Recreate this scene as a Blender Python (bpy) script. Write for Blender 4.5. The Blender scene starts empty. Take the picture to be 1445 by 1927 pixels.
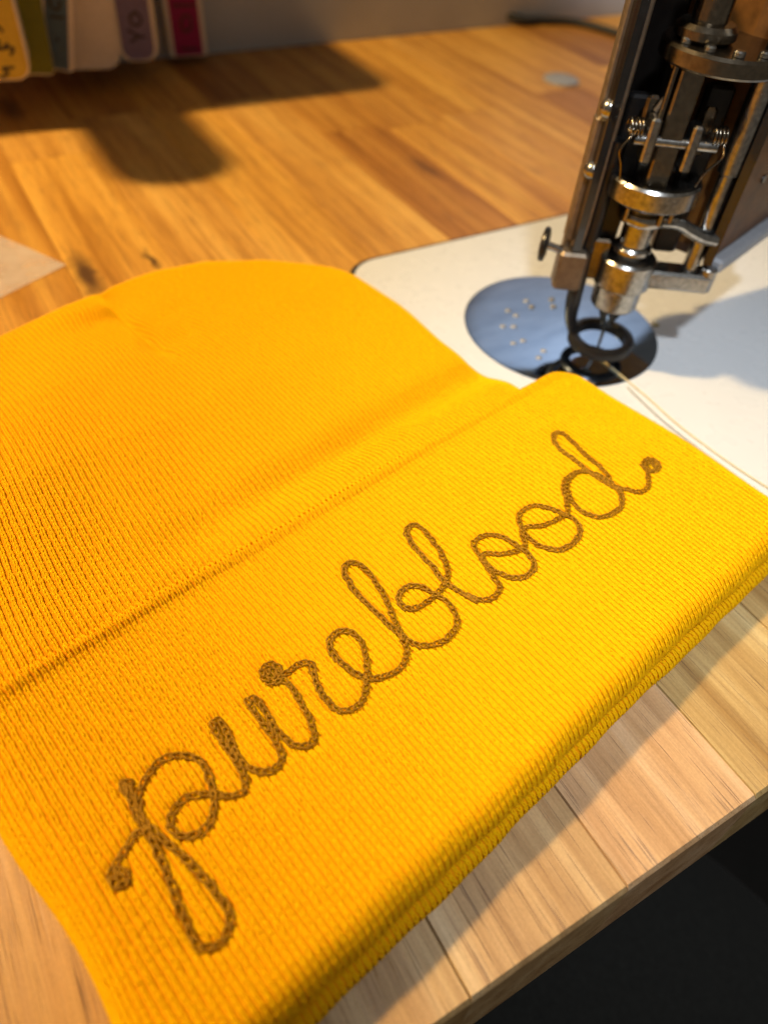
import bpy, math, random
import numpy as np
from mathutils import Vector, Matrix

random.seed(7)
rng = np.random.default_rng(7)
CM = 0.01                       # everything below is written in centimetres
scene = bpy.context.scene
col = scene.collection

# ------------------------------------------------------------------ camera
PITCH, ROLL, YAW = 0.82605601, 0.10463087, 0.60454679
PW, PH, FPX, CAMZ = 1445.0, 1927.0, 1392.0, 20.0


def cam_axes():
    f = np.array([math.sin(YAW) * math.cos(PITCH), math.cos(YAW) * math.cos(PITCH), -math.sin(PITCH)])
    r = np.array([math.cos(YAW), -math.sin(YAW), 0.0])
    u = np.cross(r, f)
    c, s = math.cos(ROLL), math.sin(ROLL)
    return c * r + s * u, -s * r + c * u, f


AR, AU, AF = cam_axes()
cam_d = bpy.data.cameras.new("camera")
cam = bpy.data.objects.new("camera", cam_d)
col.objects.link(cam)
cam.matrix_world = Matrix(((AR[0], AU[0], -AF[0], 0), (AR[1], AU[1], -AF[1], 0),
                           (AR[2], AU[2], -AF[2], CAMZ * CM), (0, 0, 0, 1)))
cam_d.sensor_fit = 'VERTICAL'
cam_d.sensor_height = 36.0
cam_d.lens = 36.0 * FPX / PH
cam_d.clip_start = 0.01
cam_d.clip_end = 50
cam_d.dof.use_dof = True
cam_d.dof.focus_distance = 0.222
cam_d.dof.aperture_fstop = 7.0
scene.camera = cam

# ------------------------------------------------------------------ room light
world = bpy.data.worlds.new("World")
scene.world = world
world.use_nodes = True
bgn = world.node_tree.nodes["Background"]
bgn.inputs[0].default_value = (1.0, 0.86, 0.68, 1)
bgn.inputs[1].default_value = 0.12


def lamp(name, kind, loc, power, colour, radius, target=None, **kw):
    d = bpy.data.lights.new(name, kind)
    d.energy = power
    d.color = colour
    d.shadow_soft_size = radius
    for k, v in kw.items():
        setattr(d, k, v)
    o = bpy.data.objects.new(name, d)
    col.objects.link(o)
    o.location = Vector(loc) * CM
    if target is not None:
        o.rotation_euler = (Vector(target) - Vector(loc)).to_track_quat('-Z', 'Y').to_euler()
    return o


WARM = (-46, 63, 88)
COOL = (5, -3, 46)
lamp("warm_lamp", 'POINT', WARM, 82, (1.0, 0.68, 0.30), 0.04)
lamp("cool_lamp", 'SPOT', COOL, 8.6, (0.88, 0.94, 1.0), 0.015, target=(26, 6, 0),
     spot_size=math.radians(66), spot_blend=1.0)
# cool light thrown on the wall above the table, seen only as the reflection in the needle plate
lamp("wall_washer", 'SPOT', (84, -2, 72), 27.0, (0.88, 0.94, 1.0), 0.03, target=(80, 66, 50),
     spot_size=math.radians(60), spot_blend=0.15)

scene.view_settings.view_transform = 'Standard'
scene.view_settings.look = 'None'
scene.view_settings.exposure = 0.0
scene.view_settings.gamma = 1.0
scene.view_settings.use_curve_mapping = False


# ------------------------------------------------------------------ helpers
def bp(px, py, z=0.0):
    """photo pixel -> point (cm) on the level z"""
    d = AR * (px - PW / 2) / FPX - AU * (py - PH / 2) / FPX + AF
    t = (z - CAMZ) / d[2]
    return np.array([d[0] * t, d[1] * t, z])


class MB:
    """collects geometry in cm, builds ONE mesh object"""

    def __init__(self):
        self.v = []
        self.f = []

    def add(self, vs, fs):
        n = len(self.v)
        self.v.extend([tuple(map(float, p)) for p in vs])
        self.f.extend([tuple(i + n for i in q) for q in fs])
        return self

    def box(self, c, h, ax=None, bev=0.0):
        """oriented box with chamfered edges: centre, half sizes, axes"""
        ax = np.eye(3) if ax is None else np.asarray(ax, float)
        c = np.asarray(c, float)
        b = min(bev, min(h) * 0.9)
        if b <= 0:
            vs = [c + sx * h[0] * ax[0] + sy * h[1] * ax[1] + sz * h[2] * ax[2]
                  for sz in (-1, 1) for sy in (-1, 1) for sx in (-1, 1)]
            return self.add(vs, [(0, 2, 3, 1), (4, 5, 7, 6), (0, 1, 5, 4), (2, 6, 7, 3), (0, 4, 6, 2), (1, 3, 7, 5)])
        rings = []
        for z, ins in ((-h[2], b), (-h[2] + b, 0), (h[2] - b, 0), (h[2], b)):
            x, y = h[0] - ins, h[1] - ins
            k = b * (1.0 if ins == 0 else 0.6)
            pts = [(-x + k, -y), (x - k, -y), (x, -y + k), (x, y - k), (x - k, y), (-x + k, y), (-x, y - k), (-x, -y + k)]
            rings.append([c + p[0] * ax[0] + p[1] * ax[1] + z * ax[2] for p in pts])
        return self.loft(rings, cap=True)

    def loft(self, rings, cap=True, closed=True):
        n = len(rings[0])
        vs = [p for r in rings for p in r]
        fs = []
        for k in range(len(rings) - 1):
            for i in range(n if closed else n - 1):
                j = (i + 1) % n
                fs.append((k * n + i, k * n + j, (k + 1) * n + j, (k + 1) * n + i))
        if cap:
            fs.append(tuple(reversed(range(n))))
            fs.append(tuple((len(rings) - 1) * n + i for i in range(n)))
        return self.add(vs, fs)

    def lathe(self, c, prof, axis=(0, 0, 1), n=32, cap=True):
        """prof: list of (radius, height along axis)"""
        a = np.asarray(axis, float)
        a = a / np.linalg.norm(a)
        t = np.array([1.0, 0, 0]) if abs(a[0]) < 0.8 else np.array([0, 1.0, 0])
        x = np.cross(t, a)
        x /= np.linalg.norm(x)
        y = np.cross(a, x)
        c = np.asarray(c, float)
        rings = [[c + a * h + r * (math.cos(2 * math.pi * k / n) * x + math.sin(2 * math.pi * k / n) * y)
                  for k in range(n)] for r, h in prof]
        return self.loft(rings, cap=cap)

    def ringlathe(self, c, prof, n=40, axis=(0, 0, 1)):
        """closed profile (a solid ring)"""
        return self.lathe(c, list(prof) + [prof[0]], axis, n, cap=False)

    def tube(self, pts, rad, n=8, cap=True, flat=1.0, up=None):
        pts = [np.asarray(p, float) for p in pts]
        rad = [rad] * len(pts) if np.isscalar(rad) else rad
        rings = []
        u = None
        for k, p in enumerate(pts):
            t = pts[min(k + 1, len(pts) - 1)] - pts[max(k - 1, 0)]
            t = t / (np.linalg.norm(t) + 1e-12)
            if up is not None:
                u = np.asarray(up, float)
            elif u is None:
                u = np.array([0, 0, 1.0]) if abs(t[2]) < 0.9 else np.array([1.0, 0, 0])
            u = u - t * (u @ t)
            u /= np.linalg.norm(u) + 1e-12
            w = np.cross(t, u)
            rings.append([p + rad[k] * (math.cos(2 * math.pi * i / n) * w + flat * math.sin(2 * math.pi * i / n) * u)
                          for i in range(n)])
        return self.loft(rings, cap=cap)

    def prism(self, poly, z0, z1, bev=0.0):
        """poly: list of (x, y); chamfered top"""
        poly = [np.asarray(p, float) for p in poly]
        n = len(poly)
        rings = [[np.array([p[0], p[1], z0]) for p in poly]]
        if bev > 0:
            c = sum(poly) / n
            rings.append([np.array([p[0], p[1], z1 - bev]) for p in poly])
            ins = []
            for i, p in enumerate(poly):
                a = poly[i] - poly[i - 1]
                b = poly[(i + 1) % n] - poly[i]
                na = np.array([-a[1], a[0]]) / (np.linalg.norm(a) + 1e-9)
                nb = np.array([-b[1], b[0]]) / (np.linalg.norm(b) + 1e-9)
                m = na + nb
                m = m / (np.linalg.norm(m) + 1e-9)
                ins.append(np.array([p[0] + m[0] * bev, p[1] + m[1] * bev, z1]))
            rings.append(ins)
        else:
            rings.append([np.array([p[0], p[1], z1]) for p in poly])
        return self.loft(rings, cap=True)

    def build(self, name, mat, parent=None, smooth=None, origin=None):
        me = bpy.data.meshes.new(name)
        o3 = np.zeros(3) if origin is None else np.asarray(origin, float)
        me.from_pydata([((p[0] - o3[0]) * CM, (p[1] - o3[1]) * CM, (p[2] - o3[2]) * CM) for p in self.v], [], self.f)
        me.update()
        if smooth is not None:
            me.polygons.foreach_set("use_smooth", [True] * len(me.polygons))
            try:
                me.set_sharp_from_angle(angle=math.radians(smooth))
            except Exception:
                pass
        return link(name, me, mat, parent, o3)


def link(name, me, mat, parent=None, o3=None):
    me.materials.append(mat)
    o = bpy.data.objects.new(name, me)
    col.objects.link(o)
    if o3 is not None:
        o.location = Vector(o3) * CM
    if parent is not None:
        o.parent = parent
        o.matrix_parent_inverse = Matrix.Translation(-parent.location)
    return o


def np_mesh(name, V, Q, mat, parent=None, smooth=True):
    """fast mesh from numpy arrays, V in cm, Q quads"""
    me = bpy.data.meshes.new(name)
    me.vertices.add(len(V))
    me.vertices.foreach_set("co", (V * CM).astype(np.float32).ravel())
    me.loops.add(Q.size)
    me.loops.foreach_set("vertex_index", Q.astype(np.int32).ravel())
    me.polygons.add(len(Q))
    me.polygons.foreach_set("loop_start", np.arange(0, Q.size, 4, dtype=np.int32))
    me.polygons.foreach_set("loop_total", np.full(len(Q), 4, dtype=np.int32))
    me.polygons.foreach_set("use_smooth", np.full(len(Q), smooth, dtype=bool))
    me.update(calc_edges=True)
    return link(name, me, mat, parent)


def empty(name, loc, label, cat, group=None):
    o = bpy.data.objects.new(name, None)
    o.empty_display_size = 0.01
    col.objects.link(o)
    o.location = Vector(loc) * CM
    return tag(o, label, cat, group)


def tag(o, label=None, cat=None, group=None, kind=None):
    if label: o["label"] = label
    if cat: o["category"] = cat
    if group: o["group"] = group
    if kind: o["kind"] = kind
    return o


def spline(pts, step, closed=False):
    """Catmull-Rom through pts, resampled at even distance"""
    P = np.asarray(pts, float)
    out = []
    n = len(P)
    for i in range(n - 1):
        p0, p1, p2, p3 = P[max(i - 1, 0)], P[i], P[i + 1], P[min(i + 2, n - 1)]
        for t in np.linspace(0, 1, 12, endpoint=False):
            out.append(0.5 * ((2 * p1) + (-p0 + p2) * t + (2 * p0 - 5 * p1 + 4 * p2 - p3) * t * t
                              + (-p0 + 3 * p1 - 3 * p2 + p3) * t ** 3))
    out.append(P[-1])
    out = np.array(out)
    s = np.concatenate([[0], np.cumsum(np.linalg.norm(np.diff(out, axis=0), axis=1))])
    m = max(2, int(round(s[-1] / step)) + 1)
    q = np.linspace(0, s[-1], m)
    return np.stack([np.interp(q, s, out[:, k]) for k in range(P.shape[1])], 1)


# ------------------------------------------------------------------ materials
def mat_new(name):
    m = bpy.data.materials.new(name)
    m.use_nodes = True
    nt = m.node_tree
    return m, nt, nt.nodes["Principled BSDF"]


def nd(nt, kind, **kw):
    n = nt.nodes.new(kind)
    for k, v in kw.items():
        setattr(n, k, v)
    return n


def noise(nt, vec, scale, detail=3.0, rough=0.55):
    n = nd(nt, "ShaderNodeTexNoise")
    n.inputs["Scale"].default_value = scale
    n.inputs["Detail"].default_value = detail
    n.inputs["Roughness"].default_value = rough
    nt.links.new(vec, n.inputs["Vector"])
    return n.outputs["Fac"]


def ramp(nt, fac, stops):
    n = nd(nt, "ShaderNodeValToRGB")
    e = n.color_ramp.elements
    while len(e) < len(stops):
        e.new(0.5)
    for k, (p, c) in enumerate(stops):
        e[k].position = p
        e[k].color = c if len(c) == 4 else (*c, 1)
    nt.links.new(fac, n.inputs["Fac"])
    return n.outputs["Color"]


def math_n(nt, op, a, b=None, clamp=False):
    n = nd(nt, "ShaderNodeMath", operation=op, use_clamp=clamp)
    for i, x in enumerate((a, b)):
        if x is None: continue
        if isinstance(x, (int, float)):
            n.inputs[i].default_value = x
        else:
            nt.links.new(x, n.inputs[i])
    return n.outputs[0]


def mix_c(nt, fac, a, b, blend='MIX'):
    n = nd(nt, "ShaderNodeMix", data_type='RGBA', blend_type=blend)
    if isinstance(fac, (int, float)):
        n.inputs[0].default_value = fac
    else:
        nt.links.new(fac, n.inputs[0])
    for i, x in ((6, a), (7, b)):
        if isinstance(x, tuple):
            n.inputs[i].default_value = x if len(x) == 4 else (*x, 1)
        else:
            nt.links.new(x, n.inputs[i])
    return n.outputs[2]


def bump(nt, b, height, strength, dist):
    n = nd(nt, "ShaderNodeBump")
    n.inputs["Strength"].default_value = strength
    n.inputs["Distance"].default_value = dist
    nt.links.new(height, n.inputs["Height"])
    nt.links.new(n.outputs[0], b.inputs["Normal"])


def coords(nt, scale=(100, 100, 100), kind="Position"):
    if kind == "Position":
        v = nd(nt, "ShaderNodeNewGeometry").outputs["Position"]
    else:
        v = nd(nt, "ShaderNodeTexCoord").outputs[kind]
    m = nd(nt, "ShaderNodeMapping")
    m.inputs["Scale"].default_value = scale
    nt.links.new(v, m.inputs["Vector"])
    return m.outputs[0]


def simple(name, c, rough=0.5, metal=0.0, var=0.12, nscale=3.0, coat=0.0, bmp=0.0, spec=0.5):
    m, nt, b = mat_new(name)
    v = coords(nt)
    f = noise(nt, v, nscale, 4)
    d = tuple(x * (1 - var) for x in c)
    e = tuple(min(1, x * (1 + var)) for x in c)
    nt.links.new(ramp(nt, f, [(0.3, d), (0.7, e)]), b.inputs["Base Color"])
    r = math_n(nt, 'MULTIPLY_ADD', noise(nt, v, nscale * 2.3, 3), 0.25 * rough)
    r.node.inputs[2].default_value = rough * 0.87
    nt.links.new(r, b.inputs["Roughness"])
    b.inputs["Metallic"].default_value = metal
    b.inputs["Coat Weight"].default_value = coat
    b.inputs["Specular IOR Level"].default_value = spec
    if bmp:
        bump(nt, b, noise(nt, v, nscale * 6, 3), bmp, 0.0004)
    return m


def wood_material(name="butcher_block_wood"):
    m, nt, b = mat_new(name)
    oi = nd(nt, "ShaderNodeObjectInfo")
    pos = nd(nt, "ShaderNodeNewGeometry").outputs["Position"]
    off = nd(nt, "ShaderNodeCombineXYZ")
    k = math_n(nt, 'MULTIPLY', oi.outputs["Random"], 37.0)
    for i in (0, 1, 2):
        nt.links.new(k, off.inputs[i])
    add = nd(nt, "ShaderNodeVectorMath", operation='ADD')
    nt.links.new(pos, add.inputs[0])
    nt.links.new(off.outputs[0], add.inputs[1])

    def mp(sx, sy, sz):
        n = nd(nt, "ShaderNodeMapping")
        n.inputs["Scale"].default_value = (sx, sy, sz)
        nt.links.new(add.outputs[0], n.inputs["Vector"])
        return n.outputs[0]
    broad = noise(nt, mp(75, 5, 75), 1.0, 3, 0.6)        # figure, cm-wide bands
    mid = noise(nt, mp(260, 7, 260), 1.0, 4, 0.6)
    fine = noise(nt, mp(1500, 40, 1500), 1.0, 3, 0.6)
    pore = noise(nt, mp(2500, 42, 2500), 1.0, 2, 0.5)
    streak = noise(nt, mp(620, 9, 620), 1.0, 3, 0.6)
    grit = noise(nt, mp(2200, 1300, 2200), 1.0, 2, 0.5)
    c1 = ramp(nt, broad, [(0.28, (0.40, 0.175, 0.025)), (0.5, (0.60, 0.305, 0.055)), (0.72, (0.74, 0.43, 0.095))])
    c2 = ramp(nt, mid, [(0.33, (0.72, 0.66, 0.60)), (0.52, (1, 1, 1))])
    c = mix_c(nt, 0.75, c1, c2, 'MULTIPLY')
    c3 = ramp(nt, fine, [(0.3, (0.78, 0.74, 0.70)), (0.6, (1, 1, 1))])
    c = mix_c(nt, 0.7, c, c3, 'MULTIPLY')
    c4 = ramp(nt, streak, [(0.28, (0.55, 0.46, 0.40)), (0.37, (1, 1, 1))])
    c = mix_c(nt, 0.75, c, c4, 'MULTIPLY')
    c = mix_c(nt, 1.0, c, oi.outputs["Color"], 'MULTIPLY')
    pm = ramp(nt, pore, [(0.32, (1, 1, 1)), (0.38, (0, 0, 0))])
    c = mix_c(nt, math_n(nt, 'MULTIPLY', pm, 0.8), c, (0.11, 0.045, 0.016))
    g = ramp(nt, grit, [(0.3, (0.88, 0.87, 0.85)), (0.7, (1.06, 1.06, 1.06))])
    c = mix_c(nt, 0.8, c, g, 'MULTIPLY')
    # knots in the timber
    for (kx, ky, rx, ry, s) in ((5.7, 35.9, 0.75, 3.0, 0.95), (9.0, 36.0, 0.28, 1.6, 0.95), (6.9, 58.5, 0.9, 3.0, 0.8), (28.5, 40.5, 0.7, 2.4, 0.6)):
        mm = nd(nt, "ShaderNodeMapping", vector_type='TEXTURE')
        mm.inputs["Location"].default_value = (kx * CM, ky * CM, 0)
        mm.inputs["Scale"].default_value = (rx * CM, ry * CM, 1)
        wob = nd(nt, "ShaderNodeVectorMath", operation='ADD')
        wn = nd(nt, "ShaderNodeTexNoise")
        wn.inputs["Scale"].default_value = 120
        nt.links.new(pos, wn.inputs["Vector"])
        sc = nd(nt, "ShaderNodeVectorMath", operation='SCALE')
        sc.inputs["Scale"].default_value = 0.008
        nt.links.new(wn.outputs["Color"], sc.inputs[0])
        nt.links.new(pos, wob.inputs[0])
        nt.links.new(sc.outputs[0], wob.inputs[1])
        nt.links.new(wob.outputs[0], mm.inputs["Vector"])
        ln = nd(nt, "ShaderNodeVectorMath", operation='LENGTH')
        nt.links.new(mm.outputs[0], ln.inputs[0])
        kf = ramp(nt, ln.outputs["Value"], [(0.25, (s, s, s)), (1.0, (0, 0, 0))])
        c = mix_c(nt, kf, c, (0.07, 0.028, 0.012))
    nt.links.new(c, b.inputs["Base Color"])
    rr = ramp(nt, mid, [(0.3, (0.52, 0.52, 0.52)), (0.7, (0.38, 0.38, 0.38))])
    nt.links.new(rr, b.inputs["Roughness"])
    h = math_n(nt, 'SUBTRACT', fine, math_n(nt, 'MULTIPLY', pm, 0.9))
    bump(nt, b, h, 0.35, 0.0002)
    return m


def yarn_material(name, base, dark, rough=0.75, sheen=0.35, spec=0.25, vs=(1.3, 34.0), vc=(0.72, 1.1), trans=0.0):
    m, nt, b = mat_new(name)
    v = coords(nt)
    f = noise(nt, v, vs[0], 3)
    f2 = noise(nt, v, vs[1], 2)
    c = mix_c(nt, ramp(nt, f, [(0.3, (0, 0, 0)), (0.7, (1, 1, 1))]), dark, base)
    c = mix_c(nt, 0.5, c, ramp(nt, f2, [(0.3, (vc[0],) * 3), (0.7, (vc[1],) * 3)]), 'MULTIPLY')
    nt.links.new(c, b.inputs["Base Color"])
    b.inputs["Roughness"].default_value = rough
    b.inputs["Specular IOR Level"].default_value = spec
    b.inputs["Specular Tint"].default_value = (1.0, 0.72, 0.25, 1)
    b.inputs["Sheen Weight"].default_value = sheen
    b.inputs["Sheen Roughness"].default_value = 0.4
    b.inputs["Sheen Tint"].default_value = (*base, 1)
    bump(nt, b, noise(nt, v, 60.0, 2), 0.5, 0.0002)
    if trans:
        tr = nd(nt, "ShaderNodeBsdfTranslucent")
        nt.links.new(c, tr.inputs["Color"])
        mx = nd(nt, "ShaderNodeMixShader")
        mx.inputs[0].default_value = trans
        nt.links.new(b.outputs[0], mx.inputs[1])
        nt.links.new(tr.outputs[0], mx.inputs[2])
        nt.links.new(mx.outputs[0], nt.nodes["Material Output"].inputs["Surface"])
    return m


M_WOOD = wood_material()
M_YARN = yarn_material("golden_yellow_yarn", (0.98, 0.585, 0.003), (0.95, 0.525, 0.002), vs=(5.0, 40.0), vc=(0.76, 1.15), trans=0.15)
M_KNIT = yarn_material("knit_groove_shade", (0.88, 0.36, 0.002), (0.85, 0.33, 0.002))  # same yarn in deeper orange, painting the shade between the wales
M_THREAD = yarn_material("brown_embroidery_thread", (0.37, 0.18, 0.006), (0.19, 0.082, 0.003), rough=0.36, sheen=0.1, spec=0.6, vs=(11.0, 70.0), vc=(0.35, 1.9))  # strong noise contrast paints golden glints into the brown
M_BED = simple("white_enamel", (0.70, 0.73, 0.76), 0.28, var=0.008, nscale=0.4)
M_PLATE, _nt, _b = mat_new("blued_mirror_steel")
_v = coords(_nt, (60, 200, 100))
_nt.links.new(ramp(_nt, noise(_nt, _v, 0.6, 3), [(0.3, (0.38, 0.48, 0.64)), (0.7, (0.50, 0.61, 0.78))]), _b.inputs["Base Color"])
_b.inputs["Metallic"].default_value = 1.0
_b.inputs["Roughness"].default_value = 0.06
bump(_nt, _b, noise(_nt, coords(_nt, (20, 120, 100)), 1.0, 2), 0.12, 0.0006)
M_STEEL = simple("nickel_steel", (0.37, 0.365, 0.35), 0.26, 1.0, 0.35, 6.0)
M_BRASS = simple("aged_brass", (0.34, 0.26, 0.12), 0.38, 1.0, 0.25, 4.0)
M_BRONZE = simple("bronzed_steel", (0.20, 0.155, 0.11), 0.45, 0.7, 0.2, 3.0)
M_DARKSTEEL = simple("oiled_dark_steel", (0.20, 0.17, 0.13), 0.24, 1.0, 0.25, 5.0)
M_BLACK = simple("black_enamel", (0.012, 0.010, 0.009), 0.25, 0.0, 0.2, 2.0, coat=0.4)
M_BROWNCAST = simple("casting_wood_reflection", (0.11, 0.046, 0.010), 0.42, 0.0, 0.35, 1.5, coat=0.0, spec=0.3)  # black casting with the brown reflection of the wood painted into its colour
M_GREYTRIM = simple("grey_machined_edge", (0.36, 0.38, 0.42), 0.4, 0.3, 0.1, 4.0)
M_BLACKMET = simple("blackened_steel", (0.014, 0.013, 0.013), 0.32, 0.3, 0.2, 5.0)
M_RUBBER = simple("black_rubber", (0.02, 0.02, 0.02), 0.6, var=0.2)
M_WALL = simple("grey_wall_paint", (0.50, 0.53, 0.58), 0.85, var=0.05, nscale=0.3, bmp=0.2)
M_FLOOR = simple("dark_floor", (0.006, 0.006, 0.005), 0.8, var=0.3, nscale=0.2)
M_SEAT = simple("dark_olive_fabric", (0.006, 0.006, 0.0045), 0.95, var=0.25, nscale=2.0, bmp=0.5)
M_CARD = simple("cream_plastic", (0.78, 0.72, 0.66), 0.55, var=0.05)
M_INK = simple("black_marker_ink", (0.03, 0.025, 0.02), 0.6)

# ------------------------------------------------------------------ setting: wall and floor
wall = MB().box((20, 66.2, 40), (150, 1.2, 112)).build("wall", M_WALL)
tag(wall, "plain grey painted wall behind the table", "wall", kind="structure")
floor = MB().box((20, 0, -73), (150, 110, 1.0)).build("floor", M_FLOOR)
tag(floor, "dark floor in shade below the table edge", "floor", kind="structure")

# ------------------------------------------------------------------ table of glued staves
table = empty("wooden_table", (20, 30, -72), "butcher block table of glued light wood staves", "table")
TONES = [(0.95, 0.95, 0.95), (1.10, 1.10, 1.0), (0.80, 0.70, 0.62), (1.2, 1.25, 1.2), (0.70, 0.60, 0.50), (0.92, 0.86, 0.76), (1.3, 1.42, 1.6), (1.12, 1.16, 1.3)]
FRONT_Y, BACK_Y = 1.02, 64.9


def plank(x0, x1, y0, y1, tone, front):
    g, b = 0.006, 0.03
    x0 += g; x1 -= g
    if not front: y0 += g
    y1 -= g
    zb = -4.0
    yb = y0 - 0.22 if front else y0
    bf = 0.15 if front else b
    rings = []
    for yy, zz in (((yb, y1), zb), ((y0, y1), -bf), ((y0 + bf * 0.7, y1 - b), 0.0)):
        ins = 0 if zz < 0 else b
        rings.append([(x0 + ins, yy[0], zz), (x1 - ins, yy[0], zz), (x1 - ins, yy[1], zz), (x0 + ins, yy[1], zz)])
    # small chamfer along the long edges only
    r1 = [(p[0], p[1], p[2]) for p in rings[1]]
    rings[1] = r1
    o = MB().loft(rings, cap=True).build("plank", M_WOOD, table)
    o.color = (*tone, 1)
    return o


front_tone = {8: (0.9, 1.1, 2.2), 7: (0.8, 1.0, 2.0), 6: (0.95, 1.2, 2.6), 5: (0.86, 1.1, 2.4), 4: (0.95, 1.15, 2.2), 3: (0.8, 1.0, 2.2), 2: (0.92, 1.18, 2.6), 1: (0.86, 1.14, 2.5), 0: (0.86, 1.16, 2.6), -1: (0.95, 1.16, 3.2), -2: (0.88, 1.12, 2.8), -3: (0.80, 0.98, 2.1), -4: (0.70, 0.66, 0.75)}
for kk in range(-9, 14):
    xa = 14.45 + 4.92 * kk
    xb = xa + 4.92
    ys = [FRONT_Y]
    y = FRONT_Y + random.uniform(16, 34)
    while y < BACK_Y - 8:
        ys.append(y)
        y += random.uniform(18, 36)
    ys.append(BACK_Y)
    for i in range(len(ys) - 1):
        tone = front_tone.get(kk) if i == 0 and kk in front_tone else random.choice(TONES)
        plank(xa, xb, ys[i], ys[i + 1], tone, i == 0)
for (lx, ly) in ((2.2, 3.4), (-24, 60), (70, 60), (70, 4.4)):
    lg = MB().box((lx, ly, -38), (2.6, 2.2, 33.9), bev=0.3).build("leg", M_WOOD, table)
    lg.color = (0.8, 0.62, 0.45, 1)

# ------------------------------------------------------------------ beanie
TH = math.radians(11.4)
E1 = np.array([math.cos(TH), math.sin(TH), 0.0])
E2 = np.array([-math.sin(TH), math.cos(TH), 0.0])
EZ = np.array([0, 0, 1.0])
HC = 11.2                     # centre line of the hat across its width


def hat_world(s1, s2, z):
    return s1[..., None] * E1 + s2[..., None] * E2 + z[..., None] * EZ


def to_hat(p):
    return p[0] * E1[0] + p[1] * E1[1], p[0] * E2[0] + p[1] * E2[1]


def sst(a, b, x):
    t = np.clip((x - a) / (b - a), 0, 1)
    return t * t * (3 - 2 * t)


# --- cuff: a flattened ring whose wall is folded over at the front
CF, CB = 3.10, 12.85          # front of the fold, free edge at the back
ZC, LS = 1.0, 11.72


def wall_half(q, low=0.0):
    f = 0.70 + (0.25 - 0.70) * low
    m = 0.60 + (0.25 - 0.60) * low
    k1, k2 = np.clip((q - CF) / 2.2, 0, 1), np.clip((q - CF - 2.2) / (CB - CF - 2.2), 0, 1)
    return f + (m - f) * k1 + (0.20 - m) * k2


def ring_rho(q, low=0.0):
    f = 0.26 + (0.73 - 0.26) * low
    k = np.clip((q - CF) / (CB - CF), 0, 1)
    return f + (0.82 - f) * k


_pq, _pr, _pf = [], [], []
for q in np.linspace(11.0, CB, 8, endpoint=False): _pq.append(q); _pr.append(-1.0)
for bt in np.linspace(math.pi, 0, 9): _pq.append(CB + 0.20 * math.sin(bt)); _pr.append(math.cos(bt))
for q in np.linspace(CB, CF, 60)[1:]: _pq.append(q); _pr.append(1.0)
_pf = [0.0] * len(_pq)
for bt in np.linspace(0, math.pi, 17)[1:]: _pq.append(CF); _pr.append(math.cos(bt)); _pf.append(math.sin(bt))
for q in np.linspace(CF, CF + 3.5, 12)[1:]: _pq.append(q); _pr.append(-1.0)
_pf += [0.0] * (len(_pq) - len(_pf))
_pq, _pr, _pf = np.array(_pq), np.array(_pr), np.array(_pf)
_ps = np.concatenate([[0], np.cumsum(np.hypot(np.diff(_pq - 0.7 * _pf), np.diff(_pr * wall_half(_pq))))])
PROF_LEN = _ps[-1]
W_BACK = _ps[8 + 4]            # the free edge
W_TOP0 = _ps[8 + 8]            # start of the outer face
W_FRONT = _ps[8 + 8 + 59]      # start of the front roll
W_ROLL = _ps[8 + 8 + 59 + 16]


PUCK = np.zeros((560, 260))       # how far the stitching pulls the knit down, 0.05 cm cells


def pucker(s1, s2):
    i = np.clip(((np.asarray(s1) + 2.0) / 0.05), 0, 558)
    j = np.clip(((np.asarray(s2) - 1.0) / 0.05), 0, 258)
    a, b = i.astype(int), j.astype(int)
    fi, fj = i - a, j - b
    return (PUCK[a, b] * (1 - fi) * (1 - fj) + PUCK[a + 1, b] * fi * (1 - fj) + PUCK[a, b + 1] * (1 - fi) * fj + PUCK[a + 1, b + 1] * fi * fj)


def cuff_und(s1, s2):
    return (-0.10 * sst(7.0, 2.6, s2) + 0.25 * np.exp(-((s2 - 13.0) / 0.30) ** 2) - pucker(s1, s2) + 0.05 * np.sin(s1 * 0.55 + 0.6) * np.sin(s2 * 0.45) + 0.016 * np.sin(s1 * 1.3 + s2 * 0.6)
            + 0.016 * np.sin(s1 * 0.9 - s2 * 0.8 + 1.0) + 0.10 * np.exp(-((s2 - 7.5) / 3.5) ** 2) * np.exp(-((s1 - HC) / 8.0) ** 2))


HALF = 2 * LS + math.pi        # half perimeter at unit radius, top centre to bottom centre = LS + pi + LS


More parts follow.
